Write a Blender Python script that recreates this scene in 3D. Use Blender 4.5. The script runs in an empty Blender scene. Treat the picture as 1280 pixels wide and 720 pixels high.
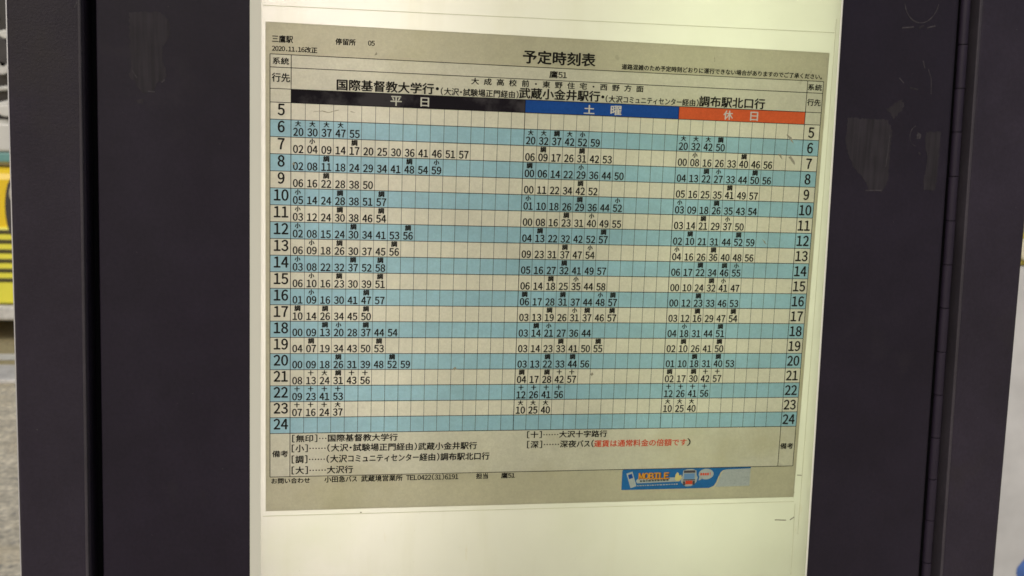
import bpy, bmesh, math, random
from mathutils import Matrix, Vector
random.seed(7)
SC = bpy.context.scene
COL = SC.collection
EYE = 1.35                     # height of the middle of the sheet above the pavement, metres

# ------------------------------------------------------------------ camera
cam = bpy.data.cameras.new("camera")
cam.sensor_width = 36.0
cam.lens = 1220.0 / 1280.0 * 36.0
cam.clip_start = 0.02
cam.clip_end = 3000
cam.dof.use_dof = True
cam.dof.focus_distance = 0.50
cam.dof.aperture_fstop = 20.0
co = bpy.data.objects.new("camera", cam)
COL.objects.link(co)
rot = Matrix(((0.985385602784181, -0.010925657823816914, -0.169987775521575),
              (-0.16651998163595313, 0.14833206591354164, -0.9748172618177124),
              (0.03586515776653275, 0.9888772563988606, 0.14434494184225544))).to_4x4()
co.matrix_world = Matrix.Translation((-0.11045655, -0.51044934, 0.07039158 + EYE)) @ rot
SC.camera = co

# ------------------------------------------------------------------ sky, sun, exposure
SUN_DIR = Vector((-0.55, -0.95, 0.95)).normalized()       # towards the sun
w = bpy.data.worlds.new("World")
SC.world = w
w.use_nodes = True
nt = w.node_tree
for n in list(nt.nodes): nt.nodes.remove(n)
sky = nt.nodes.new("ShaderNodeTexSky")
sky.sky_type = 'NISHITA'
sky.sun_disc = False
sky.sun_elevation = math.asin(SUN_DIR.z)
sky.sun_rotation = math.atan2(SUN_DIR.x, SUN_DIR.y)
sky.dust_density = 4.0
sky.air_density = 1.0
bg = nt.nodes.new("ShaderNodeBackground")
bg.inputs[1].default_value = 0.07
wo = nt.nodes.new("ShaderNodeOutputWorld")
nt.links.new(sky.outputs[0], bg.inputs[0])
nt.links.new(bg.outputs[0], wo.inputs[0])
sl = bpy.data.lights.new("sun", 'SUN')
sl.energy = 1.15
sl.angle = math.radians(24)
sl.color = (1.0, 0.95, 0.86)
so = bpy.data.objects.new("sun", sl)
so.rotation_euler = (-SUN_DIR).to_track_quat('-Z', 'Y').to_euler()
so.location = (-2, -3, 5)
COL.objects.link(so)
TUBES = (1.15, 0.88)             # watts of the two tubes behind the cream panel
SC.cycles.filter_width = 1.6
SC.view_settings.view_transform = 'Standard'
SC.view_settings.look = 'None'
SC.view_settings.gamma = 1
SC.view_settings.use_curve_mapping = False
SC.view_settings.exposure = 0.0

# ------------------------------------------------------------------ materials
def mat(name, col, rough=0.6, spec=0.5, metal=0.0, noise=None, stain=None, bump=None, coat=0.0, alpha=None):
    """noise = list of (scale, amount); stain = (scale, threshold, width, colour, amount, seed)"""
    m = bpy.data.materials.new(name)
    m.use_nodes = True
    N, L = m.node_tree.nodes, m.node_tree.links
    b = N["Principled BSDF"]
    b.inputs["Roughness"].default_value = rough
    b.inputs["Specular IOR Level"].default_value = spec
    b.inputs["Metallic"].default_value = metal
    b.inputs["Coat Weight"].default_value = coat
    b.inputs["Coat Roughness"].default_value = 0.25
    tc = N.new("ShaderNodeTexCoord")
    out = None
    rgb = N.new("ShaderNodeRGB"); rgb.outputs[0].default_value = (*col, 1)
    out = rgb.outputs[0]
    for k, (sc, amt, *st) in enumerate(noise or []):
        mp = N.new("ShaderNodeMapping")
        mp.inputs["Scale"].default_value = st[0] if st else (1, 1, 1)
        L.new(tc.outputs["Object"], mp.inputs[0])
        nz = N.new("ShaderNodeTexNoise")
        nz.inputs["Scale"].default_value = sc
        nz.inputs["Detail"].default_value = 4
        L.new(mp.outputs[0], nz.inputs["Vector"])
        mr = N.new("ShaderNodeMapRange")
        mr.inputs["From Min"].default_value = 0.3
        mr.inputs["From Max"].default_value = 0.7
        mr.inputs["To Min"].default_value = 1 - amt
        mr.inputs["To Max"].default_value = 1 + amt
        L.new(nz.outputs["Fac"], mr.inputs["Value"])
        mx = N.new("ShaderNodeVectorMath"); mx.operation = 'SCALE'
        L.new(out, mx.inputs[0]); L.new(mr.outputs[0], mx.inputs["Scale"])
        out = mx.outputs[0]
    for (sc, th, wd, c2, amt, seed, *st) in (stain or []):
        mp = N.new("ShaderNodeMapping")
        mp.inputs["Location"].default_value = (seed, seed * 1.7, seed * 0.3)
        mp.inputs["Scale"].default_value = st[0] if st else (1, 1, 1)
        L.new(tc.outputs["Object"], mp.inputs[0])
        nz = N.new("ShaderNodeTexNoise")
        nz.inputs["Scale"].default_value = sc
        nz.inputs["Detail"].default_value = 6
        nz.inputs["Roughness"].default_value = 0.6
        L.new(mp.outputs[0], nz.inputs["Vector"])
        mr = N.new("ShaderNodeMapRange")
        mr.inputs["From Min"].default_value = th
        mr.inputs["From Max"].default_value = th + wd
        mr.inputs["To Min"].default_value = 0
        mr.inputs["To Max"].default_value = amt
        L.new(nz.outputs["Fac"], mr.inputs["Value"])
        mx = N.new("ShaderNodeMix"); mx.data_type = 'RGBA'
        L.new(mr.outputs[0], mx.inputs["Factor"])
        L.new(out, mx.inputs["A"])
        mx.inputs["B"].default_value = (*c2, 1)
        out = mx.outputs["Result"]
    L.new(out, b.inputs["Base Color"])
    if bump:
        nz = N.new("ShaderNodeTexNoise"); nz.inputs["Scale"].default_value = bump[0]
        nz.inputs["Detail"].default_value = 3
        L.new(tc.outputs["Object"], nz.inputs["Vector"])
        bp = N.new("ShaderNodeBump"); bp.inputs["Strength"].default_value = bump[1]
        bp.inputs["Distance"].default_value = bump[2]
        L.new(nz.outputs["Fac"], bp.inputs["Height"])
        L.new(bp.outputs[0], b.inputs["Normal"])
    return m

PN = [(11, 0.07), (45, 0.05), (220, 0.045), (520, 0.05), (1100, 0.06)]
def sheen(m, lo, hi, scale):
    """uneven gloss: handled, dusty paint"""
    N, L = m.node_tree.nodes, m.node_tree.links
    tc = N.new("ShaderNodeTexCoord"); mp = N.new("ShaderNodeMapping"); mp.inputs["Scale"].default_value = (1, 1, .45)
    nz = N.new("ShaderNodeTexNoise"); nz.inputs["Scale"].default_value = scale; nz.inputs["Detail"].default_value = 6; nz.inputs["Roughness"].default_value = 0.65
    mr = N.new("ShaderNodeMapRange"); mr.inputs["From Min"].default_value = .35; mr.inputs["From Max"].default_value = .65
    mr.inputs["To Min"].default_value = lo; mr.inputs["To Max"].default_value = hi
    L.new(tc.outputs["Object"], mp.inputs[0]); L.new(mp.outputs[0], nz.inputs["Vector"]); L.new(nz.outputs["Fac"], mr.inputs["Value"])
    L.new(mr.outputs[0], N["Principled BSDF"].inputs["Roughness"])
def thin(m, fac, tc):
    """let light through: a thin translucent sheet"""
    N, L = m.node_tree.nodes, m.node_tree.links
    b = N["Principled BSDF"]; out = next(n for n in N if n.type == 'OUTPUT_MATERIAL')
    t = N.new("ShaderNodeBsdfTranslucent"); mx = N.new("ShaderNodeMixShader"); mx.inputs[0].default_value = fac
    src = b.inputs["Base Color"].links[0].from_socket
    g = N.new("ShaderNodeVectorMath"); g.operation = 'SCALE'; g.inputs["Scale"].default_value = tc
    gm = N.new("ShaderNodeGamma"); gm.inputs[1].default_value = 0.45
    L.new(src, gm.inputs[0]); L.new(gm.outputs[0], g.inputs[0]); L.new(g.outputs[0], t.inputs["Color"])
    L.new(b.outputs[0], mx.inputs[1]); L.new(t.outputs[0], mx.inputs[2]); L.new(mx.outputs[0], out.inputs["Surface"])
def ink(name, c, rough=0.55, stain=None):
    return mat(name, c, rough, 0.05, noise=PN, stain=stain)
PST = [(13, 0.54, 0.14, (0.30, 0.265, 0.13), 0.50, 3.1), (60, 0.70, 0.03, (0.16, 0.14, 0.08), 0.35, 9.2)]
M = {}
M['paper'] = mat("aged_paper", (0.375, 0.355, 0.245), 0.55, 0.2, noise=PN, stain=PST, bump=(900, 0.25, 0.0001))
M['field'] = mat("pale_table_tint", (0.455, 0.445, 0.35), 0.55, 0.2, noise=PN, stain=PST)
M['cream'] = mat("cream_row_tint", (0.53, 0.515, 0.415), 0.55, 0.2, noise=PN, stain=PST[1:])
M['blue_band'] = mat("pale_blue_ink", (0.185, 0.375, 0.475), 0.55, 0.15, noise=PN + [(60, 0.07)], stain=[(14, 0.60, 0.10, (0.14, 0.29, 0.34), 0.4, 3.1)])
M['black_ink'] = ink("black_ink", (0.016, 0.015, 0.012))
M['grey_ink'] = ink("thin_grey_ink", (0.075, 0.08, 0.065))
M['heading_black'] = mat("solid_black_ink", (0.012, 0.010, 0.013), 0.6, 0.06, noise=PN, stain=[(45, 0.52, 0.12, (0.075, 0.07, 0.072), 0.55, 5.0)])  # grey smears: a soft reflection painted into the ink colour
M['heading_blue'] = ink("deep_blue_ink", (0.014, 0.070, 0.27))
M['heading_red'] = ink("orange_red_ink", (0.62, 0.115, 0.035))
M['white_ink'] = ink("unprinted_heading_letters", (0.55, 0.55, 0.45))
M['smudge'] = ink('pencil_grey_smudge', (0.33, 0.32, 0.24))
M['red_ink'] = ink("red_ink", (0.60, 0.075, 0.03))
M['banner_blue'] = ink("banner_blue_ink", (0.022, 0.135, 0.31))
M['banner_pale'] = ink("banner_pale_ink", (0.36, 0.42, 0.36))
M['banner_orange'] = ink("banner_orange_ink", (0.62, 0.30, 0.035))
M['banner_brown'] = ink("banner_brown_ink", (0.16, 0.06, 0.03))
M['banner_yellow'] = ink("banner_yellow_ink", (0.60, 0.55, 0.20))
M['panel'] = mat("cream_acrylic", (0.60, 0.61, 0.455), 0.42, 0.4, noise=[(6, 0.04), (40, 0.02)],
                 stain=[(9, 0.56, 0.16, (0.53, 0.55, 0.385), 0.6, 1.3), (260, 0.735, 0.02, (0.22, 0.20, 0.10), 0.7, 4.4),
                        (50, 0.66, 0.08, (0.52, 0.46, 0.25), 0.5, 7.7, (2.0, 1, 0.5)),
                        (34, 0.56, 0.16, (0.50, 0.49, 0.33), 0.35, 5.7, (1.0, 1, 0.12)), (700, 0.72, 0.02, (0.20, 0.18, 0.10), 0.5, 14.4)], bump=(30, 0.12, 0.0004))
def side_tint(m, c0, c1, x0, x1):
    """base colour: greyer towards one side, greener towards the other"""
    N, L = m.node_tree.nodes, m.node_tree.links
    tc = N.new("ShaderNodeTexCoord"); sp = N.new("ShaderNodeSeparateXYZ"); L.new(tc.outputs["Object"], sp.inputs[0])
    nz = N.new("ShaderNodeTexNoise"); nz.inputs["Scale"].default_value = 5; L.new(tc.outputs["Object"], nz.inputs["Vector"])
    ad = N.new("ShaderNodeMath"); ad.operation = 'MULTIPLY_ADD'; L.new(nz.outputs["Fac"], ad.inputs[0]); ad.inputs[1].default_value = 0.25
    L.new(sp.outputs["X"], ad.inputs[2])
    mr = N.new("ShaderNodeMapRange"); mr.inputs["From Min"].default_value = x0 + .125; mr.inputs["From Max"].default_value = x1 + .125
    L.new(ad.outputs[0], mr.inputs["Value"])
    mx = N.new("ShaderNodeMix"); mx.data_type = 'RGBA'; mx.inputs["A"].default_value = (*c0, 1); mx.inputs["B"].default_value = (*c1, 1)
    L.new(mr.outputs[0], mx.inputs["Factor"])
    rgb = next(n for n in N if n.type == 'RGB'); tgt = [l.to_socket for l in rgb.outputs[0].links]
    for t in tgt: L.new(mx.outputs["Result"], t)
side_tint(M['panel'], (0.63, 0.61, 0.53), (0.58, 0.60, 0.455), -0.16, 0.16)
for k_ in ('paper', 'field', 'cream', 'blue_band'): thin(M[k_], 0.45, 1.15)
thin(M['panel'], 0.40, 1.0)
M['lining'] = mat('white_box_lining', (0.75, 0.75, 0.72), 0.7, 0.2)
M['panel_edge'] = mat("white_acrylic_edge", (0.80, 0.80, 0.72), 0.35, 0.5)
M['spacer'] = mat("white_spacer_strip", (0.72, 0.72, 0.62), 0.4, 0.5, noise=[(8, 0.04, (1, 1, 0.3))])
M['film'] = mat("film_edge", (0.58, 0.585, 0.42), 0.25, 0.6, noise=[(60, 0.12)])
DK = [(4, 0.24), (13, 0.16), (60, 0.08), (500, 0.10)]
M['board'] = mat("dark_purple_brown_metal", (0.0165, 0.0125, 0.0225), 0.48, 0.26, noise=DK,
                 stain=[(16, 0.60, 0.14, (0.030, 0.026, 0.031), 0.5, 2.0), (420, 0.715, 0.02, (0.12, 0.11, 0.11), 0.5, 6.0)], bump=(700, 0.2, 0.0002))
M['post'] = mat("dark_brown_post_paint", (0.0260, 0.0205, 0.0325), 0.46, 0.28, noise=DK,
                stain=[(9, 0.52, 0.2, (0.033, 0.028, 0.025), 0.6, 8.0), (380, 0.73, 0.02, (0.14, 0.13, 0.13), 0.5, 1.0)], bump=(900, 0.45, 0.0003))
sheen(M['board'], 0.30, 0.62, 9); sheen(M['post'], 0.30, 0.60, 12)
M['hinge'] = mat("dark_hinge_metal", (0.024, 0.018, 0.032), 0.45, 0.28, noise=[(60, 0.12)])
M['bead'] = mat('lit_edge_metal', (0.048, 0.042, 0.052), 0.4, 0.4, noise=DK)  # edge highlight put into the colour: lighter than the post paint
M['groove'] = mat("black_rubber", (0.006, 0.006, 0.008), 0.9, 0.2)
M['residue'] = mat("adhesive_residue", (0.0245, 0.0210, 0.0265), 0.75, 0.3, noise=[(420, 0.32, (1, 1, 0.06)), (90, 0.15)])
M['residue_pale'] = mat("pale_adhesive_scrap", (0.047, 0.042, 0.049), 0.8, 0.3, noise=[(700, 0.3)])
M['panel_mark'] = mat('grey_scuff_mark', (0.22, 0.21, 0.15), 0.6, 0.3, noise=[(900, 0.5)])
M['scuff'] = mat("scuffed_metal", (0.42, 0.42, 0.42), 0.4, 0.5)
M['alu'] = mat("pale_aluminium", (0.75, 0.75, 0.78), 0.35, 0.5, metal=0.6)
M['bus_yellow'] = mat("bus_yellow_paint", (0.95, 0.66, 0.015), 0.3, 0.5, noise=[(3, 0.05)], coat=0.4)
M['bus_lemon'] = mat("bus_lemon_paint", (0.92, 0.86, 0.08), 0.3, 0.5, noise=[(3, 0.05)], coat=0.4)
M['bus_white'] = mat("bus_white_paint", (0.66, 0.66, 0.62), 0.35, 0.5, noise=[(6, 0.06)], coat=0.3)
M['bus_teal'] = mat("bus_teal_stripe", (0.16, 0.36, 0.34), 0.35, 0.5)
M['glass_dark'] = mat("dark_windscreen", (0.035, 0.033, 0.035), 0.12, 0.6, noise=[(3, 0.3)])
M['dark'] = mat("dark_plastic", (0.05, 0.045, 0.045), 0.5, 0.5, noise=[(20, 0.2)])
M['slot'] = mat("grille_slot_dark", (0.10, 0.09, 0.035), 0.7, 0.3)
M['rubber'] = mat("tyre_rubber", (0.02, 0.02, 0.02), 0.8, 0.3)
M['lens'] = mat("lamp_lens", (0.70, 0.66, 0.50), 0.2, 0.6)
M['pave'] = mat("speckled_pavement", (0.66, 0.60, 0.46), 0.85, 0.3, noise=[(1.5, 0.14), (9, 0.22), (40, 0.35)],
                stain=[(2.2, 0.52, 0.15, (0.56, 0.45, 0.25), 0.5, 3.0), (30, 0.58, 0.08, (0.17, 0.17, 0.18), 0.6, 1.5)], bump=(60, 0.5, 0.004))
M['road'] = mat("worn_asphalt", (0.40, 0.345, 0.20), 0.9, 0.3, noise=[(2, 0.12), (50, 0.2)])
M['kerb'] = mat("pale_concrete", (0.62, 0.61, 0.58), 0.8, 0.3, noise=[(8, 0.12), (60, 0.12)])
M['line'] = mat("white_road_paint", (0.66, 0.66, 0.62), 0.7, 0.3, noise=[(12, 0.12)])
M['sign_white'] = mat("white_notice_sheet", (0.62, 0.62, 0.62), 0.5, 0.4, noise=[(4, 0.12), (16, 0.05)])
M['sign_blue'] = mat("blue_notice_print", (0.07, 0.15, 0.42), 0.5, 0.4, noise=[(14, 0.3)])
M['sign_yellow'] = mat("yellow_rail_paint", (0.50, 0.42, 0.08), 0.5, 0.5, noise=[(20, 0.15)])

# ------------------------------------------------------------------ helpers
def link(name, me, parent=None, loc=(0, 0, 0)):
    o = bpy.data.objects.new(name, me)
    COL.objects.link(o)
    o.location = loc
    if parent is not None: o.parent = parent
    return o
def thing(name, label, cat, loc, group=None):
    o = bpy.data.objects.new(name, None)
    o.empty_display_size = 0.05
    COL.objects.link(o)
    o.location = loc
    o['label'] = label; o['category'] = cat
    if group: o['group'] = group
    return o
def mesh_from(name, V, F, m, parent=None, loc=(0, 0, 0), smooth=False):
    me = bpy.data.meshes.new(name)
    me.from_pydata(V, [], F)
    me.update()
    me.materials.append(m)
    if smooth:
        for p in me.polygons: p.use_smooth = True
    return link(name, me, parent, loc)
def bm_obj(name, bm, m, parent=None, loc=(0, 0, 0), smooth=False):
    me = bpy.data.meshes.new(name)
    bmesh.ops.recalc_face_normals(bm, faces=bm.faces[:])
    bm.to_mesh(me); bm.free()
    me.materials.append(m)
    if smooth:
        for p in me.polygons: p.use_smooth = True
    return link(name, me, parent, loc)
def box(bm, x0, x1, y0, y1, z0, z1, bev=0, seg=2):
    """a box (optionally bevelled) added to a bmesh"""
    return prism4(bm, [(x0, z1), (x1, z1), (x1, z0), (x0, z0)], y0, y1, bev, seg)
def prism4(bm, pts, y0, y1, bev=0, seg=2):
    """outline in x,z extruded from y0 (front) to y1"""
    a = [bm.verts.new((x, y0, z)) for x, z in pts]
    b = [bm.verts.new((x, y1, z)) for x, z in pts]
    n = len(pts)
    fs = [bm.faces.new(a), bm.faces.new(b[::-1])]
    for i in range(n):
        fs.append(bm.faces.new((a[i], b[i], b[(i + 1) % n], a[(i + 1) % n])))
    if bev:
        es = list({e for f in fs for e in f.edges})
        bmesh.ops.bevel(bm, geom=es, offset=bev, segments=seg, affect='EDGES', profile=0.5)
def plate(name, pts, y0, y1, m, parent, loc=(0, 0, 0), bev=0, seg=2, smooth=False):
    bm = bmesh.new()
    prism4(bm, pts, y0, y1, bev, seg)
    return bm_obj(name, bm, m, parent, loc, smooth)
def flat(name, polys, y, m, parent, loc):
    """flat print: polygons in x,z millimetres at depth y (millimetres)"""
    V, F = [], []
    for p in polys:
        k = len(V)
        V += [(x / 1000, y / 1000, z / 1000) for x, z in p]
        F.append(list(range(k, k + len(p))))
    return mesh_from(name, V, F, m, parent, loc)
def rect(x0, x1, z0, z1): return [(x0, z0), (x1, z0), (x1, z1), (x0, z1)]
def ell(cx, cz, rx, rz, n=28, a0=0, a1=2 * math.pi):
    return [(cx + rx * math.cos(a0 + (a1 - a0) * i / n), cz + rz * math.sin(a0 + (a1 - a0) * i / n)) for i in range(n)]

# ------------------------------------------------------------------ lettering: glyph outlines as meshes
_G = {}
def glyph(ch, bold):
    k = ch
    if k in _G: return _G[k]
    cu = bpy.data.curves.new("glyph", 'FONT')
    cu.body = chr(ord(ch) + 0xFEE0) if '!' <= ch <= '~' else ch
    cu.size = 1.0
    cu.resolution_u = 3
    o = bpy.data.objects.new("glyph", cu)
    COL.objects.link(o)
    bpy.context.view_layer.update()
    dg = bpy.context.evaluated_depsgraph_get()
    me = bpy.data.meshes.new_from_object(o.evaluated_get(dg))
    V = [(v.co.x, v.co.y) for v in me.vertices]
    F = [list(p.vertices) for p in me.polygons]
    bpy.data.objects.remove(o); bpy.data.meshes.remove(me); bpy.data.curves.remove(cu)
    _G[k] = (V, F)
    return _G[k]
def adv(ch, kana):
    if ch == ' ': return 0.5
    if '!' <= ch <= '~': return 0.55 if ch.isalpha() else 0.5
    if ch in '・': return 0.5
    if 0x30A0 <= ord(ch) <= 0x30FF or ch == 'ー': return kana
    return 1.0
def layout(s, bold=0.012, kana=0.85, gap=0.0):
    """the string's outlines in em units: list of verts, faces"""
    V, F = [], []
    x = 0
    for ch in s:
        a = adv(ch, kana)
        if ch not in ' \u3000':
            v, f = glyph(ch, bold)
            if v:
                if ch == '…': v = [(p[0], p[1] + 0.30) for p in v]
                xs = [p[0] for p in v]
                x0, x1 = min(xs), max(xs)
                if '!' <= ch <= '~' or ch == '・':
                    s_ = min(1.0, a * 0.92 / (x1 - x0)); off = x + a / 2 - s_ * (x0 + x1) / 2
                else:
                    s_ = a if a < 1 else 1.0; off = x
                k = len(V)
                V += [(off + s_ * px, pz) for px, pz in v]
                F += [[k + i for i in q] for q in f]
        x += a + gap
    return V, F
def fit(VF, x0, x1, z0, z1, dz=0.0):
    """scale outlines so that they fill the box; dz lowers the right end"""
    V, F = VF
    ax, bx = min(p[0] for p in V), max(p[0] for p in V)
    az, bz = min(p[1] for p in V), max(p[1] for p in V)
    return [(x0 + (p[0] - ax) / (bx - ax) * (x1 - x0), z0 + (p[1] - az) / max(bz - az, 1e-6) * (z1 - z0)) for p in V], F
def text_obj(name, parts, y, m, parent, loc, wt=0.0):
    """printed lettering; wt = extra stroke weight in mm (the outline is stamped several times, each a hair above the last)"""
    V, F = [], []
    st = [(0, 0)] if not wt else [(-wt, 0), (wt, 0), (0, wt * .7), (0, -wt * .7)]
    for v, f in parts:
        for j, (dx, dz) in enumerate(st):
            k = len(V)
            V += [((a + dx) / 1000, (y - j * 0.012) / 1000, (b + dz) / 1000) for a, b in v]
            F += [[k + i for i in reversed(q)] for q in f]
    return mesh_from(name, V, F, m, parent, loc)

# ------------------------------------------------------------------ the setting
def struct(o): o['kind'] = 'structure'; return o
bm = bmesh.new(); box(bm, -400, 400, -400, 5.22, -0.3, 0.0)
struct(bm_obj("pavement", bm, M['pave']))
bm = bmesh.new(); box(bm, -400, 400, 5.60, 600, -0.32, -0.05)
struct(bm_obj("road", bm, M['road']))
kb = mesh_from("kerb", [(-400, 5.22, -.3), (400, 5.22, -.3), (400, 5.60, -.3), (-400, 5.60, -.3)], [(0, 1, 2, 3)], M['kerb'])
struct(kb)
bm = bmesh.new(); box(bm, -0.498, 0.498, 5.224, 5.598, -0.3, 0.022, 0.012)
me = bpy.data.meshes.new("kerb_stone"); bmesh.ops.recalc_face_normals(bm, faces=bm.faces[:]); bm.to_mesh(me); bm.free(); me.materials.append(M['kerb'])
for i in range(-5, 6):
    link("kerb_stone", me, kb, (i * 1.0 - 0.2, 0, 0))
struct(mesh_from("road_marking", [(-400, 6.02, -0.046), (400, 6.02, -0.046), (400, 6.20, -0.046), (-400, 6.20, -0.046)], [(0, 1, 2, 3)], M['line']))

# ------------------------------------------------------------------ the timetable cabinet
CAB = thing("timetable_cabinet", "dark brown metal bus stop cabinet with cream lit panel, black groove and long hinge", "cabinet", (0, 0, 0))
def lx(line, z):       # x of a measured edge line at height z (mm from the middle of the sheet)
    (xa, za), (xb, zb) = line
    return xa + (xb - xa) * (z - za) / (zb - za)
ZT, ZB = 340.0, -420.0
def upright(name, left, right, y0, y1, m, bev, seg=3, zt=ZT, zb=ZB, smooth=False):
    pts = [(lx(left, zt) / 1000, zt / 1000), (lx(right, zt) / 1000, zt / 1000), (lx(right, zb) / 1000, zb / 1000), (lx(left, zb) / 1000, zb / 1000)]
    return plate(name, pts, y0 / 1000, y1 / 1000, m, CAB, (0, 0, EYE), bev / 1000, seg, smooth)
Lpost = ((-269.2, 129.9), (-272.4, -158.1)); Lg0 = ((-234.5, 132.0), (-238.1, -159.5)); Lg1 = ((-229.8, 132.3), (-233.0, -159.7))
Lp0 = ((-157.2, 136.6), (-158.0, -162.8)); Lp1 = ((155.4, 155.1), (162.2, -176.1))
Lb1 = ((226.9, 159.3), (237.9, -179.2)); Lk = ((231.7, 159.6), (243.3, -179.5)); Lr0 = ((238.1, 160.0), (250.5, -179.8)); Lr1 = ((280.8, 16.2), (286.1, -181.2))
def sh(line, d): return tuple((x + d, z) for x, z in line)
FR = -1.0            # front of the dark boards, mm (towards the camera is negative)
upright("left_post", Lpost, Lg0, -2.0, 104, M['post'], 2.2, 4)
upright("post_trim", sh(Lpost, -1.0), sh(Lpost, 0.1), 1.2, 50, M['alu'], 0.3, 2)
upright("groove_lining", sh(Lg0, -1), sh(Lg1, 1), 14, 40, M['groove'], 0)
upright("left_board", Lg1, sh(Lp0, 0.8), 2.2, 40, M['board'], 0.8, 3)
upright("right_board", sh(Lp1, -0.8), Lb1, 2.2, 40, M['board'], 2.6, 5)
upright("hinge_leaf", sh(Lb1, -2), sh(Lr0, 1), 18, 30, M['groove'], 0)
upright("right_post", sh(Lr0, 1.0), sh(Lr1, 2.0), 1.5, 104, M['post'], 2.2, 4)
upright("hinge_strip", sh(Lr0, -0.1), sh(Lr0, 1.7), 0.9, 20, M['bead'], 0.5, 3)
upright("edge_bead", sh(Lg0, -2.6), sh(Lg0, -0.9), -2.5, 20, M['bead'], 0.6, 3)
# hinge: pin and knuckles, each knuckle a part
kz = [135.8, 111.6, 87.2, 62.0, 36.5, 10.9, -14.7, -40.9, -67.0, -93.3, -119.3, -145.2, -172.3]
kz = [kz[0] + 25 * i for i in range(8, 0, -1)] + kz + [kz[-1] - 26 * i for i in range(1, 9)]
kdir = Vector((lx(Lk, -100) - lx(Lk, 100), 0, -200)).normalized()
def cyl(bm, p, q, r, n=16):
    d = q - p
    res = bmesh.ops.create_cone(bm, cap_ends=True, segments=n, radius1=r, radius2=r, depth=d.length)
    R_ = d.to_track_quat('Z', 'Y').to_matrix().to_4x4()
    bmesh.ops.transform(bm, matrix=Matrix.Translation((p + q) / 2) @ R_, verts=res['verts'])
    return res['verts']
bm = bmesh.new()
vs = cyl(bm, Vector((0, 0, 0)), kdir * 0.0250, 0.00265, 28)
kme = bpy.data.meshes.new("hinge_knuckle"); bmesh.ops.recalc_face_normals(bm, faces=bm.faces[:]); bm.to_mesh(kme); bm.free()
kme.materials.append(M['hinge'])
for p in kme.polygons: p.use_smooth = False
for i, (a, b) in enumerate(zip(kz[:-1], kz[1:])):
    o = link("hinge_knuckle", kme, CAB, (lx(Lk, a) / 1000, 0.0046 + (0.0002 if i % 2 else 0), EYE + a / 1000 - 0.0003))
    o.scale = (1, 1, (a - b - 0.55) / 25.0)
bm = bmesh.new(); cyl(bm, Vector((lx(Lk, ZT), 5, ZT)) / 1000, Vector((lx(Lk, ZB), 5, ZB)) / 1000, 0.0019)
bm_obj("hinge_pin", bm, M['hinge'], CAB, (0, 0, EYE))
# cream panel: an acrylic plate with bevelled edge
upright("display_panel", Lp0, Lp1, 0.35, 3.2, M['panel'], 0.5, 3)
upright("panel_edge", sh(Lp1, -0.75), sh(Lp1, 0.35), 0.05, 2.15, M['panel_edge'], 0.4, 3)
upright("spacer_strip", sh(Lp0, -0.3), sh(Lp0, 5.2), 0.12, 0.33, M['spacer'], 0.05, 1)
# the box behind the panel: white lining and two tubes
upright("light_box_side", sh(Lp0, -4), sh(Lp0, -0.5), 40.5, 95, M['lining'], 0)
upright("light_box_side", sh(Lp1, 0.5), sh(Lp1, 4), 40.5, 95, M['lining'], 0)
upright("light_box_side", sh(Lp0, 0.9), sh(Lp0, 1.9), 3.6, 40, M['lining'], 0)
upright("light_box_side", sh(Lp1, -1.9), sh(Lp1, -0.9), 3.6, 40, M['lining'], 0)
upright("light_box_back", sh(Lp0, -0.4), sh(Lp1, 0.4), 92, 95, M['lining'], 0)
for z_ in (ZT, ZB):
    zz = sorted((z_ , z_ + (6 if z_ > 0 else -6)))
    plate("light_box_end", [(-.17, zz[1] / 1000), (.17, zz[1] / 1000), (.17, zz[0] / 1000), (-.17, zz[0] / 1000)], 0.0036, 0.0915, M['lining'], CAB, (0, 0, EYE))
for x_, e_, c_ in ((-0.105, TUBES[0], (1.0, 0.93, 0.98)), (0.085, TUBES[1], (0.96, 1.0, 0.84))):
    al = bpy.data.lights.new("tube_light", 'AREA'); al.shape = 'RECTANGLE'; al.size = 0.014; al.size_y = 0.46; al.energy = e_; al.color = c_
    ao = bpy.data.objects.new("tube_light", al); COL.objects.link(ao); ao.location = (x_, 0.086, EYE + 0.06); ao.rotation_euler = (math.radians(-90), 0, 0)
# thin film sleeve behind the sheet: only its raised welded edges show
def strip(name, x0, z0, x1, z1, wd, m=M['film'], y=(0.18, 0.40)):
    d = Vector((x1 - x0, z1 - z0)).normalized(); n = Vector((-d.y, d.x)) * wd / 2
    pts = [(x0 + n.x, z0 + n.y), (x1 + n.x, z1 + n.y), (x1 - n.x, z1 - n.y), (x0 - n.x, z0 - n.y)]
    return plate(name, [(a / 1000, b / 1000) for a, b in pts], y[0] / 1000, y[1] / 1000, m, CAB, (0, 0, EYE), 0.00006, 1)
strip("film_edge", -151.6, -129.6, 150.5, -129.7, 0.35)
strip("film_edge", -151, 134.5, 152.0, 137.6, 0.30)
strip("film_edge", 152.6, 145, 154.6, -150, 0.30)
strip("film_edge", 151.4, -131, 152.3, -175, 0.25)
for (x0, z0, x1, z1, wd) in ((139.5, -140.6, 146.5, -141.0, 0.55), (149, -140.9, 151.5, -139.2, 0.5), (151.2, -113.6, 154, -113.8, 0.5),
                             (-100.4, -129.0, -99.5, -129.0, 0.6), (146.4, -124.4, 150.5, -124.2, 0.3)):
    strip("scratch", x0, z0, x1, z1, wd, M['panel_mark'], (0.15, 0.42))

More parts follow.
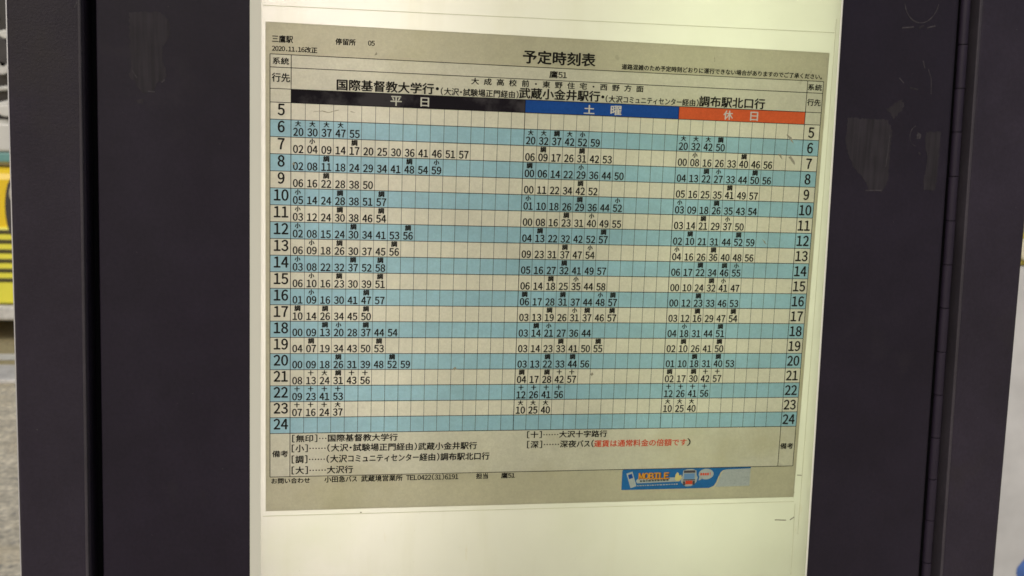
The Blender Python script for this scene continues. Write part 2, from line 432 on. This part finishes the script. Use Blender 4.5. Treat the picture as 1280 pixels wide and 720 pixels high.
# adhesive residue left on the dark boards
def ragged(pts, amp, step=1.2):
    out = []
    for i in range(len(pts)):
        a, b = Vector(pts[i]), Vector(pts[(i + 1) % len(pts)])
        n = max(1, int((b - a).length / step))
        for k in range(n):
            p = a.lerp(b, k / n)
            out.append((p.x + random.uniform(-amp, amp), p.y + random.uniform(-amp, amp)))
    return out
def residue(pts, amp=0.35, m='residue', y=2.12):
    ps = [(a / 1000, b / 1000) for a, b in ragged(pts, amp * 1.5, 0.9)]
    return plate("tape_residue", ps, y / 1000, 2.3 / 1000, M[m], CAB, (0, 0, EYE))
residue([(-214.6, 127.9), (-199.8, 128.8), (-196.1, 124.8), (-195.5, 119), (-197.5, 115), (-199.5, 111), (-199, 105), (-197.6, 99), (-198.5, 96), (-202, 95), (-204.1, 90.5), (-208.6, 89.8), (-210.8, 92.6), (-213, 95.5), (-215.2, 97.3), (-213.8, 103), (-214.6, 110.6)], 0.3)
residue([(-212, 86), (-208.6, 86.4), (-208.8, 84.2), (-211.5, 84)], 0.25, y=2.15)
residue([(165, 92.4), (189.6, 92.1), (192.7, 86), (192.5, 75), (193.0, 58.8), (189.7, 52.0), (182.3, 52.7), (178.5, 58.4), (174, 62.7), (168, 70), (165, 78)], 0.35)
residue([(188, 98), (196, 104), (199, 100), (193, 93)], 0.4, y=2.13)
residue([(213.3, 86.4), (222.4, 86.7), (223.0, 70), (222.4, 53.9), (215.8, 53.6), (214.8, 60), (216.0, 70), (214, 78)], 0.35)
def arc(cx, cz, r, a0, a1, wd, m='residue_pale'):
    n = 14
    wob = [random.uniform(0.15, 1.0) for _ in range(n + 1)]
    o = [(cx + (r + wd / 2 * wob[i]) * math.cos(a0 + (a1 - a0) * i / n), cz + 1.25 * (r + wd / 2 * wob[i]) * math.sin(a0 + (a1 - a0) * i / n)) for i in range(n + 1)]
    q = [(cx + (r - wd / 2 * wob[i]) * math.cos(a0 + (a1 - a0) * i / n), cz + 1.25 * (r - wd / 2 * wob[i]) * math.sin(a0 + (a1 - a0) * i / n)) for i in range(n + 1)]
    bm = bmesh.new()
    prism4(bm, [(a / 1000, b / 1000) for a, b in o + q[::-1]], 0.0021, 0.0023)
    bm_obj("ring_mark", bm, M[m], CAB, (0, 0, EYE))
arc(208.3, 84, 4.6, 1.9, 4.6, 0.5)
arc(203.4, 159, 10.5, 3.4, 6.1, 0.8)
residue([(208.0, 86.2), (210.5, 85.4), (210.3, 82.6), (208.2, 82.2)], 0.2, 'residue_pale', 2.1)
for (x0, z0, x1, z1, wd) in ((193, 142.6, 200, 143.5, 0.8), (203, 142.8, 206, 144.6, 0.9), (208, 143.4, 213, 144.8, 0.8), (207.5, 125.5, 209, 121.5, 0.6),
                             (211.2, 121, 213.5, 115.8, 0.35), (213.5, 115.8, 214.3, 107.5, 0.35), (201, 110.5, 206, 109.6, 0.9), (194, 115.5, 197, 112.8, 0.6),
                             (191.5, 84, 190.6, 66, 0.45), (179.5, 52.4, 189.5, 52.8, 0.7), (169.6, 83.2, 171.2, 81.0, 1.6), (216.5, 54.6, 220.8, 54.2, 1.2),
                             (210.0, 74.8, 211.4, 73.5, 0.9),
                             (-214.4, 121.2, -213.6, 117.5, 1.0), (-213.6, 100, -211.5, 96.6, 0.6), (-211.5, 92.6, -208.8, 90.4, 0.9), (-206.5, 90.4, -203.2, 90.2, 0.8), (-200, 95, -198.4, 96.4, 0.8)):
    strip("scratch", x0, z0, x1, z1, wd, M['residue'] if wd > 0.85 else M['residue_pale'], (2.08, 2.3))
strip("scratch", -239.4, -144.6, -239.3, -129.8, 0.45, M['scuff'], (-2.03, -1.2))
strip("scratch", -238.4, 127.8, -236.8, 131.4, 1.0, M['residue_pale'], (-2.05, -1.2))

# cabinet shell: back, top and bottom rails, feet down to the pavement
bm = bmesh.new(); box(bm, -0.262, 0.276, 0.096, 0.104, EYE - 0.418, EYE + 0.338, 0.001); bm_obj("back_plate", bm, M['board'], CAB)
bm = bmesh.new(); box(bm, -0.275, 0.279, -0.006, 0.106, EYE + 0.3465, EYE + 0.40, 0.004, 3); bm_obj("top_rail", bm, M['post'], CAB)
bm = bmesh.new(); box(bm, -0.280, 0.297, -0.006, 0.106, EYE - 0.48, EYE - 0.4265, 0.004, 3); bm_obj("bottom_rail", bm, M['post'], CAB)
for x in (-0.245, 0.262):
    bm = bmesh.new(); box(bm, x - 0.022, x + 0.022, 0.008, 0.052, 0.0, EYE - 0.4805, 0.004, 3); bm_obj("leg", bm, M['post'], CAB)

# ------------------------------------------------------------------ the timetable sheet
H2 = 126.7
SH = thing("timetable_sheet", "printed bus timetable on aged cream paper with pale blue rows, on the cream panel", "timetable", (0, 0, EYE - H2 / 1000))
OFF = (0, 0, H2 / 1000)
Y1, Y2, Y3, Y4, Y5 = -0.05, -0.10, -0.15, -0.20, -0.25      # printed layers, mm
T6, RH = 79.2, 8.59
def rtop(h): return 87.65 if h == 5 else T6 - (h - 6) * RH
def rbot(h): return T6 if h == 5 else T6 - (h - 5) * RH
flat("paper_margin", [rect(-150, -147.8, -126.7, 126.7), rect(147.8, 150, -126.7, 126.7), rect(-147.8, 147.8, 111.2, 126.7), rect(-147.8, 147.8, -126.7, -107.8)], 0, M['paper'], SH, OFF)
flat("heading_field", [rect(-147.8, 147.8, 87.65, 111.2)], 0, M['field'], SH, OFF)
flat("remarks_field", [rect(-147.8, 147.8, -107.8, rbot(24))], 0, M['field'], SH, OFF)
for h in range(5, 25):
    flat("blue_row_band" if h % 2 == 0 else "cream_row_band", [rect(-147.8, 147.8, rbot(h), rtop(h))], 0, M['blue_band' if h % 2 == 0 else 'cream'], SH, OFF)
bm = bmesh.new()
for x0, x1, z0, z1 in ((-150, 150, 126.58, 126.7), (-150, 150, -126.7, -126.58), (-150, -149.88, -126.7, 126.7), (149.88, 150, -126.7, 126.7)):
    box(bm, x0 / 1000, x1 / 1000, 0.00002, 0.0003, z0 / 1000, z1 / 1000)
bm_obj("cut_edge", bm, M['paper'], SH, OFF)
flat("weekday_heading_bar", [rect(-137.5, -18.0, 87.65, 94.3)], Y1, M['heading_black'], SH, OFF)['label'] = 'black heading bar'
flat("saturday_heading_bar", [rect(-18.0, 66.0, 87.65, 94.3)], Y1, M['heading_blue'], SH, OFF)['label'] = 'blue heading bar'
flat("holiday_heading_bar", [rect(66.0, 138.5, 87.65, 94.3)], Y1, M['heading_red'], SH, OFF)['label'] = 'orange red heading bar'
thin = []
cell = 7.03
for k in range(1, 17): thin.append(-137.5 + k * cell)
for k in range(1, 12): thin.append(-18 + k * 7.0)
for k in range(1, 10): thin.append(66 + k * cell)
flat("cell_divider_lines", [rect(x - .11, x + .11, rbot(24), 87.6) for x in thin], Y2, M['grey_ink'], SH, OFF)
hl = [111.2, 104.85, 94.35, 87.65] + [rbot(h) for h in range(5, 25)] + [-107.8]
big = [rect(-147.8, 147.8, z - .16, z + .16) for z in hl]
for q in big:
    flat("horizontal_table_line", [q], Y3, M['black_ink'], SH, OFF)
vl = [(-147.8, 111.2, -107.8), (147.8, 111.2, -107.8), (-137.5, 111.2, -107.8), (138.5, 111.2, -107.8), (-18.0, 94.3, rbot(24)), (66.0, 94.3, rbot(24))]
for x, a, b in vl:
    flat("vertical_table_line", [rect(x - .17, x + .17, b, a)], Y4, M['black_ink'], SH, OFF)

TX = [
 ("station_name_text", "三鷹駅", -146.8, -136.7, 116.9, 120.4), ("revision_date_text", "2020.11.16改正", -146.8, -124.8, 112.6, 115.4),
 ("stop_text", "停留所", -115.8, -105.9, 117.3, 120.4), ("stop_number_text", "05", -99.6, -96.4, 117.7, 120.1),
 ("route_heading", "系統", -146.5, -138.6, 106.3, 109.6), ("destination_heading", "行先", -146.9, -138.1, 97.7, 102.0),
 ("title_text", "予定時刻表", -20.0, 18.5, 112.9, 119.6),
 ("notice_text", "道路混雑のため予定時刻どおりに運行できない場合がありますのでご了承ください。", 33.1, 146.5, 112.3, 115.1),
 ("route_number_text", "鷹51", -5.7, 3.6, 106.1, 109.7), ("destination_text", "国際基督教大学行", -114.9, -66.0, 95.0, 100.4),
 ("separator_dot", "・", -64.9, -63.4, 97.1, 98.6), ("via_text", "(大沢・試験場正門経由)", -62.3, -21.8, 94.8, 98.6),
 ("destination_text", "武蔵小金井駅行", -21.4, 21.9, 94.9, 100.4), ("separator_dot", "・", 22.8, 24.3, 96.8, 98.3),
 ("via_text", "(大沢コミュニティセンター経由)", 25.2, 76.7, 94.8, 98.5), ("destination_text", "調布駅北口行", 77.1, 114.5, 94.9, 100.4),
 ("route_heading", "系統", 138.9, 147.0, 106.2, 109.5), ("destination_heading", "行先", 139.1, 147.0, 97.9, 101.5),
 ("remarks_heading", "備考", -146.6, -138.5, -96.9, -93.4), ("remarks_heading", "備考", 139.1, 147.0, -97.4, -94.0),
 ("legend_line", "[無印]…国際基督教大学行", -136.3, -81.0, -88.9, -84.9), ("legend_line", "[小]……(大沢・試験場正門経由)武蔵小金井駅行", -136.5, -37.8, -94.4, -90.2),
 ("legend_line", "[調]……(大沢コミュニティセンター経由)調布駅北口行", -136.5, -30.7, -100.5, -96.2), ("legend_line", "[大]……大沢行", -136.5, -104.5, -106.5, -102.3),
 ("legend_line", "[十]……大沢十字路行", -10.0, 35.3, -88.6, -84.8), ("legend_line", "[深]……深夜バス(", -9.8, 27.9, -94.4, -90.2), ("legend_line", ")", 82.6, 84.5, -94.6, -90.2),
 ("enquiry_text", "お問い合わせ", -147.0, -127.1, -111.5, -108.5), ("office_telephone_text", "小田急バス 武蔵境営業所 TEL0422(31)6191", -119.4, -47.5, -111.5, -108.0),
 ("route_in_charge_text", "担当", -37.7, -31.2, -111.3, -108.2), ("route_in_charge_text", "鷹51", -23.7, -16.1, -111.3, -108.2),
]
for nm, s, x0, x1, z0, z1 in TX:
    wt = {"title_text": .24, "destination_text": .19, "legend_line": .12}.get(nm, .10)
    text_obj(nm, [fit(layout(s), x0, x1, z0, z1)], Y5, M['black_ink'], SH, OFF, wt)
text_obj("fare_warning_text", [fit(layout("運賃は通常料金の倍額です", 0.014), 28.2, 82.2, -94.4, -90.4)], Y5, M['red_ink'], SH, OFF, .09)['label'] = 'red warning text'
text_obj("area_text", [fit(layout("大成高校前・東野住宅・西野方面", 0.012, gap=0.55), -46.7, 45.5, 100.9, 104.3)], Y5, M['black_ink'], SH, OFF, .09)
for nm, s, x0, x1, z0, z1 in (("weekday_heading_text", "平", -87.8, -82.3, 88.4, 93.2), ("weekday_heading_text", "日", -72.5, -68.3, 88.6, 93.1),
        ("saturday_heading_text", "土", 13.7, 19.3, 88.5, 93.0), ("saturday_heading_text", "曜", 28.3, 34.1, 88.4, 93.2),
        ("holiday_heading_text", "休", 91.4, 96.7, 88.5, 93.3), ("holiday_heading_text", "日", 106.8, 111.1, 88.5, 93.2)):
    text_obj(nm, [fit(layout(s, 0.022), x0, x1, z0, z1)], Y2, M['white_ink'], SH, OFF, .13)

def number(s, cx, z0, hgt, dw, pitch, bold=0.010):
    out = []
    n = len(s)
    for i, ch in enumerate(s):
        V, F = glyph(ch, bold)
        xs = [p[0] for p in V]; mx = (min(xs) + max(xs)) / 2
        c = cx + (i - (n - 1) / 2) * pitch
        k = dw / 0.54; kz_ = hgt / 0.76
        out.append(([(c + (p[0] - mx) * k, z0 + (p[1] + 0.012) * kz_) for p in V], F))
    return out
def char_at(ch, cx, cz, wd, hg, bold):
    V, F = glyph(ch, bold)
    ax, bx = min(p[0] for p in V), max(p[0] for p in V); az, bz = min(p[1] for p in V), max(p[1] for p in V)
    return [(cx + ((p[0] - ax) / (bx - ax) - .5) * wd, cz + ((p[1] - az) / (bz - az) - .5) * hg) for p in V], F
for h in range(5, 25):
    s = str(h)
    text_obj("hour_number", number(s, -142.3, rtop(h) - 6.35, 5.7, 3.2, 3.85, 0.008), Y5, M['black_ink'], SH, OFF, .20)
    text_obj("hour_number", number(s, 142.9, rtop(h) - 7.15, 5.7, 3.2, 3.85, 0.008), Y5, M['black_ink'], SH, OFF, .20)
WD = """大20 大30 大37 大47 55
02 小04 09 14 調17 20 25 30 36 41 46 51 57
02 08 調11 18 24 29 34 41 調48 54 小59
06 16 調22 28 38 50
小05 14 24 調28 38 51 調57
小03 12 24 調30 38 46 調54
小02 08 15 24 調30 34 41 53 調56
06 小09 18 調26 30 37 45 調56
小03 08 22 32 調37 52 調58
06 小10 16 調23 30 39 調51
01 小09 16 30 41 調47 57
調10 14 調26 34 45 調50
00 09 調13 小20 28 調37 44 54
04 調07 19 34 43 50 調53
00 09 18 調26 31 39 48 調52 59
08 十13 大24 調31 十43 十56
十09 十23 十41 十53
十07 十16 十24 大37"""
SA = """大20 大32 調37 大42 小52 59
06 調09 17 26 調31 42 53
調00 06 14 22 小29 36 44 50
00 11 22 34 調42 52
小01 10 18 26 調29 36 44 小52
00 08 16 調23 31 小40 49 55
04 調13 22 32 42 52 調57
09 23 31 調37 47 小54
05 16 27 調32 41 49 57
06 14 調18 25 小35 44 58
調06 17 28 調31 37 44 小48 調57
03 13 調19 26 小31 調37 46 調57
03 調14 小21 27 36 44
03 14 23 調33 41 50 調55
03 13 調22 33 調44 56
調04 17 調28 十42 十57
十12 十26 十41 十56
大10 大25 大40"""
HO = """大20 大32 大42 調50
00 小08 16 26 33 調40 46 56
04 13 調22 小27 33 44 調50 56
05 16 25 35 調41 49 57
小03 09 18 調26 35 43 54
03 14 調21 29 小37 50
02 調10 21 31 44 調52 59
小04 16 26 調36 40 48 56
06 17 調22 34 調46 小55
00 10 24 調32 小41 47
00 12 調23 33 46 53
03 12 調16 29 47 調54
04 小18 31 44 調51
02 調10 26 41 調50
01 10 調18 31 調40 53
調02 17 調30 十42 十57
十12 十26 十41 十56
大10 大25 大40"""
for day, x0, cw, data in (("weekday", -137.5, 7.03, WD), ("saturday", -18.0, 7.0, SA), ("holiday", 66.0, 7.03, HO)):
    for r, line in enumerate(data.split("\n")):
        h = 6 + r
        parts = []
        for c, tok in enumerate(line.split()):
            cx = x0 + (c + 0.5) * cw + 0.1
            mk, t = (tok[0], tok[1:]) if len(tok) == 3 else (None, tok)
            parts += number(t, cx, rbot(h) + 0.75, 3.95, 2.2, 2.68, 0.006)
            if mk:
                parts.append(char_at(mk, cx - 0.1, rtop(h) - 1.75, 2.9 if mk == '調' else 2.7, 2.9 if mk == '調' else 2.6, 0.022 if mk == '調' else 0.008))
        text_obj(day + "_departures", parts, Y5, M['black_ink'], SH, OFF, .155)

for pts in ([(-127, 83.6), (-122, 84.4), (-119, 83.8), (-113.5, 85.2), (-113.4, 85.0), (-119, 83.4), (-122, 84.0)], [(-108, 84.6), (-105.5, 84.2), (-105.6, 84.0), (-108, 84.3)],
            [(128.5, 82.0), (131.5, 80.4), (133, 76.8), (131, 78.8), (128.6, 81.2)], [(130.5, 69.5), (134.5, 65.2), (134.6, 66.8), (132, 70.2)], [(124, 71), (127, 68), (126, 71)],
            [(118.5, 24.2), (120.4, 22.6), (121.9, 20.4), (120.0, 22.0)], [(-52, -49.2), (-50.8, -48.2), (-50.2, -49.6), (-51.4, -50.2)], [(24, -52.6), (25.2, -51.6), (26, -52.8), (24.8, -53.6)],
            [(-96.5, 113), (-95.4, 114.8), (-94.8, 113.6)], [(84, 121.5), (84.5, 118.6), (84.1, 118.6)], [(139.6, 115.2), (139.9, 118), (140.1, 115.3)], [(-137, 56.9), (-136, 58.4), (-135.4, 56.6)]):
    flat("smudge", [ragged(pts, 0.12, 0.8)], Y5 - .08, M['smudge'], SH, OFF)
# small advertising banner, bottom right
banner = [(45.4, -119.9), (45.4, -108.9)] + [(46.4 + math.cos(a) * 1.0, -108.9 + math.sin(a) * 1.0) for a in (3.0, 2.4, 1.8)] + [(122.1, -107.7), (122.1, -108.7), (107.5, -109.1)]
banner += [(105.2, -109.6), (103.9, -110.8), (102.8, -113.2), (101.6, -116.6), (100.2, -118.8), (97.6, -119.9)]
BN = flat("advert_banner", [banner], Y1 - .02, M['banner_blue'], SH, OFF)
pl = [(107.5, -109.2), (122, -108.8), (122, -119.2), (101.2, -119.4), (102.8, -116.2), (104.2, -112.0), (105.6, -110.0)]
flat("pale_panel", [pl], Y1 - .01, M['banner_pale'], BN, (0, 0, 0))
def rotp(pts, cx, cz, a): return [(cx + (x - cx) * math.cos(a) - (z - cz) * math.sin(a), cz + (x - cx) * math.sin(a) + (z - cz) * math.cos(a)) for x, z in pts]
flat("phone_icon", [rotp(rect(49.2, 52.8, -118.6, -109.5), 51, -114, 0.32)], Y2, M['banner_pale'], BN, (0, 0, 0))
flat("phone_screen", [rotp(rect(49.8, 52.2, -113.2, -110.6), 51, -114, 0.32)], Y3, M['heading_blue'], BN, (0, 0, 0))
text_obj("banner_lettering", [fit(layout("MOBILE", 0.05), 55.5, 73.2, -113.9, -110.2)], Y3, M['banner_brown'], BN, (0, 0, 0), .42)
text_obj("banner_lettering", [fit(layout("MOBILE", 0.045), 55.2, 72.8, -113.8, -110.1)], Y4 - .02, M['banner_orange'], BN, (0, 0, 0), .16)
pill = ell(55.2, -114.9, 1.4, 1.35, 10, math.pi / 2, 3 * math.pi / 2) + ell(79, -114.3, 1.3, 1.35, 10, -math.pi / 2, math.pi / 2)
flat("white_pill", [pill], Y2, M['banner_pale'], BN, (0, 0, 0))
dashes = []
x = 56.0
while x < 73:
    l = random.uniform(.7, 1.7); z = -114.9 + (x - 56) * .02; dashes.append(rect(x, x + l, z - .45, z + .45)); x += l + .4
flat("small_print", dashes, Y3, M['grey_ink'], BN, (0, 0, 0))
dashes = []; x = 54.5
while x < 79:
    l = random.uniform(.5, 1.6); z = -117.6 + (x - 54) * .02; dashes.append(rect(x, x + l, z - .28, z + .28)); x += l + .45
flat("small_print", dashes, Y3, M['banner_pale'], BN, (0, 0, 0))
flat("hand_icon", [[(76.6, -114.3), (76.9, -111.6), (77.8, -110.1), (78.6, -110.6), (79.2, -112.2), (80.3, -111.6), (80.6, -113.6), (79.2, -115.2), (77.4, -115.2)]], Y3, M['banner_yellow'], BN, (0, 0, 0))
o_ = [(81.4, -109.2), (84, -108.4), (87, -108.4), (89.2, -109.4), (89.5, -112), (90.3, -113.6), (89.6, -116.2), (88.2, -117.6), (86.5, -118.6), (83.4, -118.7), (81.7, -117.5), (80.4, -116.0), (80.2, -113.6), (81.2, -112)]
BI = flat("bus_icon", [o_], Y2, M['banner_pale'], BN, (0, 0, 0))
flat("bus_icon_detail", [rect(81.8, 88.6, -110.6, -109.2), rotp(rect(81.6, 83.0, -118.0, -115.6), 82, -117, 0.1), rect(87.3, 88.7, -117.8, -115.4), rect(81.6, 88.8, -115.1, -114.5)], Y3, M['dark'], BN, (0, 0, 0))
flat("bus_icon_window", [rect(82.0, 88.4, -114.3, -111.0)], Y3 - .01, mat("icon_window_ink", (0.12, 0.26, 0.40), .5), BN, (0, 0, 0))
flat("bus_icon_bumper", [rect(83.1, 87.2, -117.4, -115.3)], Y3 - .01, M['red_ink'], BN, (0, 0, 0))
flat("speech_bubble", [ell(95.2, -111.6, 4.5, 3.2, 26), [(91.2, -113.2), (90.9, -115.5), (93.2, -114.2)]], Y2, M['banner_pale'], BN, (0, 0, 0))
flat("bubble_print", [rect(91.7 + i * 1.35, 92.75 + i * 1.35, -112.3, -110.9) for i in range(4)] + [rect(97.5, 97.9, -111.9, -110.6), rect(97.5, 97.9, -112.5, -112.15)], Y3, M['red_ink'], BN, (0, 0, 0))
for o in BN.children: o.location = (0, 0, 0)

# ------------------------------------------------------------------ yellow bus behind, seen past the left post
BUS = thing("parked_bus", "yellow and white bus standing on the road beyond the left post, its dark windscreen above", "bus", (-3.35, 6.6, -0.05))
g = 0.05
def bpart(name, x0, x1, y0, y1, z0, z1, m, bev=0.0, parent=BUS, seg=3):
    bm = bmesh.new(); box(bm, x0, x1, y0, y1, z0, z1, bev, seg)
    return bm_obj(name, bm, m, parent)
bpart("lower_body", -1.15, 1.15, 0.0, 8.6, 0.24, 1.20, M['bus_yellow'], 0.08)
bpart("upper_body", -1.12, 1.12, 0.06, 8.55, 1.195, 2.95, M['bus_white'], 0.10)
bpart("teal_stripe", -1.10, 1.08, 0.035, 0.075, 1.235, 1.30, M['bus_teal'], 0.01)
bpart("dashboard_panel", -1.0, 1.10, 0.03, 0.08, 1.305, 1.50, M['bus_white'], 0.02)
ws = bpart("windscreen", -1.04, 1.08, 0.045, 0.09, 1.52, 2.62, M['glass_dark'], 0.02)
bpart("grille_panel", 0.20, 1.12, -0.025, 0.03, 0.27, 0.80, M['bus_lemon'], 0.02)
sb = bpart("grille_slot", 0.25, 1.06, -0.030, 0.0, 0.0, 0.032, M['slot'], 0.008)
sb.location.z = 0.42
for i in range(1, 6):
    o = sb.copy(); COL.objects.link(o); o.parent = BUS; o.location.z = 0.42 + i * 0.066
for sx in (-1, 1):
    bm = bmesh.new(); prism4(bm, ell(0, 0, 0.075 if sx > 0 else 0.09, 0.23, 24), -0.035, 0.03, 0.01, 2)
    h = bm_obj("headlight", bm, M['dark'], BUS, (1.055 * sx, 0, 0.93))
    bm = bmesh.new(); prism4(bm, ell(0, 0, 0.045, 0.07, 16), -0.045, -0.02, 0.01, 2)
    bm_obj("lens", bm, M['lens'], h, (0, 0, 0.1))
bpart("bumper", -1.16, 1.16, -0.06, 0.10, 0.16, 0.262, M['kerb'], 0.02)
for k, (xa, za, xb, zb, r) in enumerate(((0.2, 1.55, 0.96, 2.20, 0.016), (0.55, 1.50, 1.04, 1.64, 0.02), (0.5, 1.66, 1.08, 1.74, 0.016), (0.62, 2.25, 1.05, 2.05, 0.018))):
    bm = bmesh.new(); cyl(bm, Vector((xa, 0.03, za)), Vector((xb, 0.03, zb)), r, 10); bm_obj("wiper", bm, M['bus_white'], BUS)
for (cx, cz, rx, rz, m_) in ((0.99, 1.96, .045, .10, 'dark'), (1.02, 2.08, .05, .03, 'bus_white'), (1.00, 1.58, .06, .04, 'bus_white'), (0.98, 1.86, .05, .045, 'kerb')):
    bm = bmesh.new(); prism4(bm, ell(0, 0, rx, rz, 18), -0.03, 0.0, 0.008, 2)
    bm_obj("mirror_housing", bm, M[m_], BUS, (cx, 0.03, cz))
for x in (-1.02, 1.02):
    for y in (1.6, 6.6):
        bm = bmesh.new(); cyl(bm, Vector((x - .13, y, .45)), Vector((x + .13, y, .45)), 0.45, 28); wo_ = bm_obj("wheel", bm, M['rubber'], BUS)
        bm = bmesh.new(); cyl(bm, Vector((x - .135, y, .45)), Vector((x + .135, y, .45)), 0.24, 20); bm_obj("rim", bm, M['kerb'], wo_)
for i in range(5):
    for sx in (-1, 1):
        bpart("side_window", min(sx * 1.10, sx * 1.13), max(sx * 1.10, sx * 1.13), 0.7 + i * 1.5, 2.0 + i * 1.5, 1.6, 2.5, M['glass_dark'], 0.01)

# ------------------------------------------------------------------ white notice board behind, seen past the right post
NB = thing("notice_board", "white standing notice board with blue print and yellow top rail, behind the right post", "notice board", (1.55, 1.2, 0))
bm = bmesh.new(); box(bm, -0.42, 0.42, 0.0, 0.025, 0.42, 1.222, 0.003); bm_obj("sheet_board", bm, M['sign_white'], NB)
bm = bmesh.new(); box(bm, -0.43, 0.43, -0.004, 0.03, 1.224, 1.288, 0.006); bm_obj("top_rail", bm, M['sign_yellow'], NB)
for i in range(6):
    bm = bmesh.new(); prism4(bm, ell(0, 0, 0.012, 0.022, 14), -0.016, -0.002, 0.004, 2); bm_obj("reflector", bm, M['lens'], NB, (-0.352 + i * 0.14, 0, 1.256))
bl = [(-0.285, 0.43), (-0.28, 0.50), (-0.27, 0.54), (-0.28, 0.60), (-0.26, 0.64), (-0.265, 0.68), (-0.235, 0.71), (-0.22, 0.68), (-0.16, 0.76), (-0.10, 0.72), (0.0, 0.78), (0.1, 0.70), (0.22, 0.74), (0.35, 0.66), (0.38, 0.5), (0.36, 0.43)]
me_v = [(a, -0.0015, b) for a, b in ragged(bl, 0.008, 0.02)]
mesh_from("blue_print", me_v, [list(range(len(me_v)))], M['sign_blue'], NB)
for x in (-0.38, 0.38):
    bm = bmesh.new(); box(bm, x - .02, x + .02, 0.028, 0.06, 0.0, 1.28, 0.003); bm_obj("leg", bm, M['alu'], NB)
    bm = bmesh.new(); box(bm, x - .025, x + .025, -0.16, 0.22, 0.0, 0.02, 0.003); bm_obj("foot", bm, M['alu'], NB)
